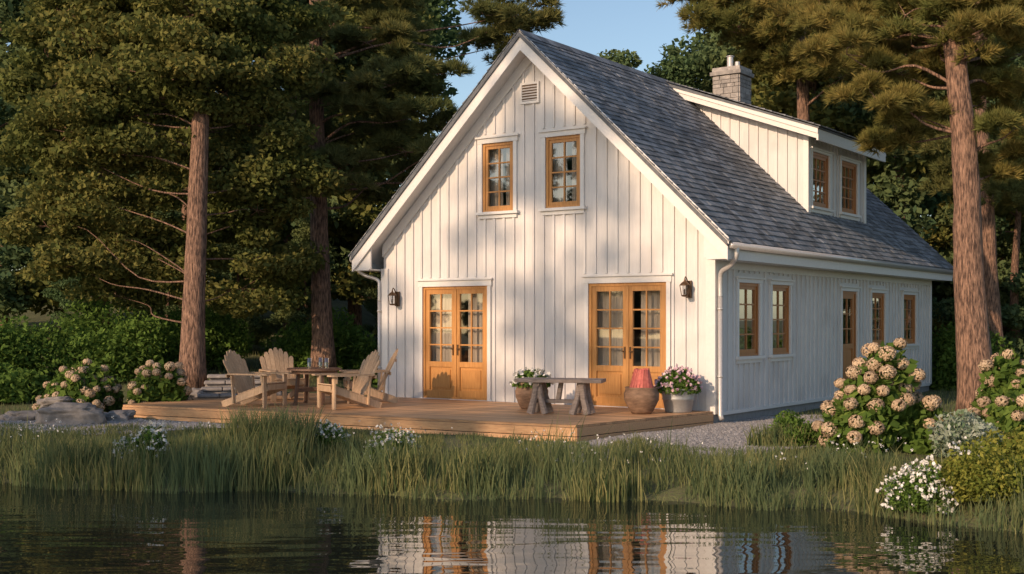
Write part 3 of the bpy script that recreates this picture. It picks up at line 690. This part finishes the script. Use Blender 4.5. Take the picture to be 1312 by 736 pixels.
for v in range(3):
    Cs=[];H=15
    mb=MB();tp=trunk(mb,(0,0,-.5),(0,0,H*.9),.22,.05,.3)
    for k in range(70):
        t=rng.random();z=1.0+t*(H-1.2);Rm=2.9*(1-t)**.55*(.55+.45*min(1,t*5))+.25;a=rng.random()*2*np.pi;r=Rm*rng.random()**.5
        c=np.array([r*math.cos(a),r*math.sin(a),z]);R=.75+.45*rng.random();n=400;u=unit(n)
        Cs.append(c+u*np.array([R,R,R*.55])*(rng.random((n,1))**.4))
        if k%4==0: branch(mb,closest(tp,z-.6),c,.04)
    V,F=leafquads(np.concatenate(Cs),.115,.6,.6)
    lm=npmesh("crown",V,F,[(M_lf_bg,M_lf_dark,M_lf_warm)[v]])
    tm=mb.build("tmp",[M_bark],None,smooth=True);tmesh=tm.data;bpy.data.objects.remove(tm);protos.append((lm,tmesh))
Cs=[];Ds=[];mb=MB();tp=trunk(mb,(0,0,-.5),(0,0,14.5),.22,.05,.3)
for k in range(46):
    t=rng.random();z=4.5+t*10;R0=2.6*(1-t)**.6+.3;a=rng.random()*2*np.pi;r=R0*rng.random()**.4;c=np.array([r*math.cos(a),r*math.sin(a),z+.15*r]);branch(mb,closest(tp,z-.3),c,.04)
    n=34;u=unit(n);u[:,2]=np.abs(u[:,2]);R=.8;Cs.append(c+u*np.array([R,R,.35])*rng.random((n,1))**.5);dd=u+np.array([0,0,.4]);Ds.append(dd/np.linalg.norm(dd,axis=1,keepdims=True))
V,F=needles(np.concatenate(Cs),np.concatenate(Ds),20,.28,.018);lm=npmesh("crown",V,F,[M_pinebg])
tm=mb.build("tmp",[M_bark],None,smooth=True);tmesh=tm.data;bpy.data.objects.remove(tm);protos.append((lm,tmesh))
forest=empty("forest_backdrop")
def bgtree(x,y,s,v):
    z=float(hz(x,y))-.2;r=rng.random()*6.28;sc=(s*(.9+.3*rng.random()),s*(.9+.3*rng.random()),s)
    obj("forest_crown",protos[v][0],forest,(x,y,z),r,sc);obj("forest_trunk",protos[v][1],forest,(x,y,z),r,sc)
for x,y,s,v in ((-14.5,35,.8,0),(-12,36,.9,2),(-9.3,35,.85,2),(-6.8,38,1.0,0),(-5.0,39,1.0,2),(-2.2,41,.46,0),(-.4,40,.44,1),
    (1.6,42,.60,0),(3.4,40,.68,0),(5.4,41,.68,1),(7.6,42,.95,0),(9.8,40,1.0,2),(12,38,1.0,0),(14.5,36,1.05,2),(16.5,34,.8,2),(13.5,33,.6,0)): bgtree(x,y,s,v)
for k in range(20):
    x=-24+k*2.6;y=47+3*rng.random();s=1.15+.2*rng.random()
    if -5.4<x<.6: s=.36
    elif .6<=x<8: s=.54+.05*rng.random()
    bgtree(x,y,s,int(rng.integers(0,2)))
for k in range(18):
    x=-22+k*2.5;bgtree(x,44+rng.random()*2,.30,int(rng.integers(0,2)))
for x,y in ((-9,32),(-7.3,33),(-5.5,33),(-11,31),(-3.5,34),(13,34),(15,31)): bgtree(x,y,.27,int(rng.integers(0,2)))
# opposite shore, seen only as reflections in the window panes
for k in range(13): bgtree(-56+3*rng.random(),22-k*4.2,.85+.25*rng.random(),int(rng.integers(0,3)))
# trees on the west shore (outside the photo, they dapple the evening light)
for x,y,s in ((-18.6,1.6,1.15),(-22.5,3.5,.9)):
    z=float(hz(x,y));e=empty("pine_tree",(x,y,z));sc=(s,s,s);obj("needles",protos[3][0],e,(0,0,0),0,sc);obj("trunk_and_branches",protos[3][1],e,(0,0,0),0,sc)
# ------------------------------------------------------------------ light, sky, camera
el=math.radians(21);az=math.atan2(-.69,-.72)
sun=bpy.data.lights.new("sun",'SUN');sun.energy=4.2;sun.angle=math.radians(.9);sun.color=(1,.71,.47)
so=bpy.data.objects.new("sun",sun);link(so)
dv=Vector((math.sin(az)*math.cos(el),math.cos(az)*math.cos(el),math.sin(el)));so.rotation_euler=dv.to_track_quat('Z','Y').to_euler()
wd=bpy.data.worlds.new("World");scn.world=wd;wd.use_nodes=True;N=wd.node_tree.nodes;L=wd.node_tree.links
sk=N.new("ShaderNodeTexSky");sk.sky_type='NISHITA';sk.sun_disc=False;sk.sun_elevation=el;sk.sun_rotation=az;sk.air_density=1.0;sk.dust_density=.8
bg=N["Background"];L.new(sk.outputs[0],bg.inputs[0]);bg.inputs[1].default_value=.15
cam=bpy.data.cameras.new("camera");co=bpy.data.objects.new("camera",cam);link(co);co.location=(0,0,2);co.rotation_euler=(math.pi/2,0,0)
cam.sensor_width=36;cam.lens=43.2;cam.shift_y=.0343;cam.clip_end=2000;scn.camera=co
scn.view_settings.view_transform='Standard';scn.view_settings.look='None';scn.view_settings.exposure=0
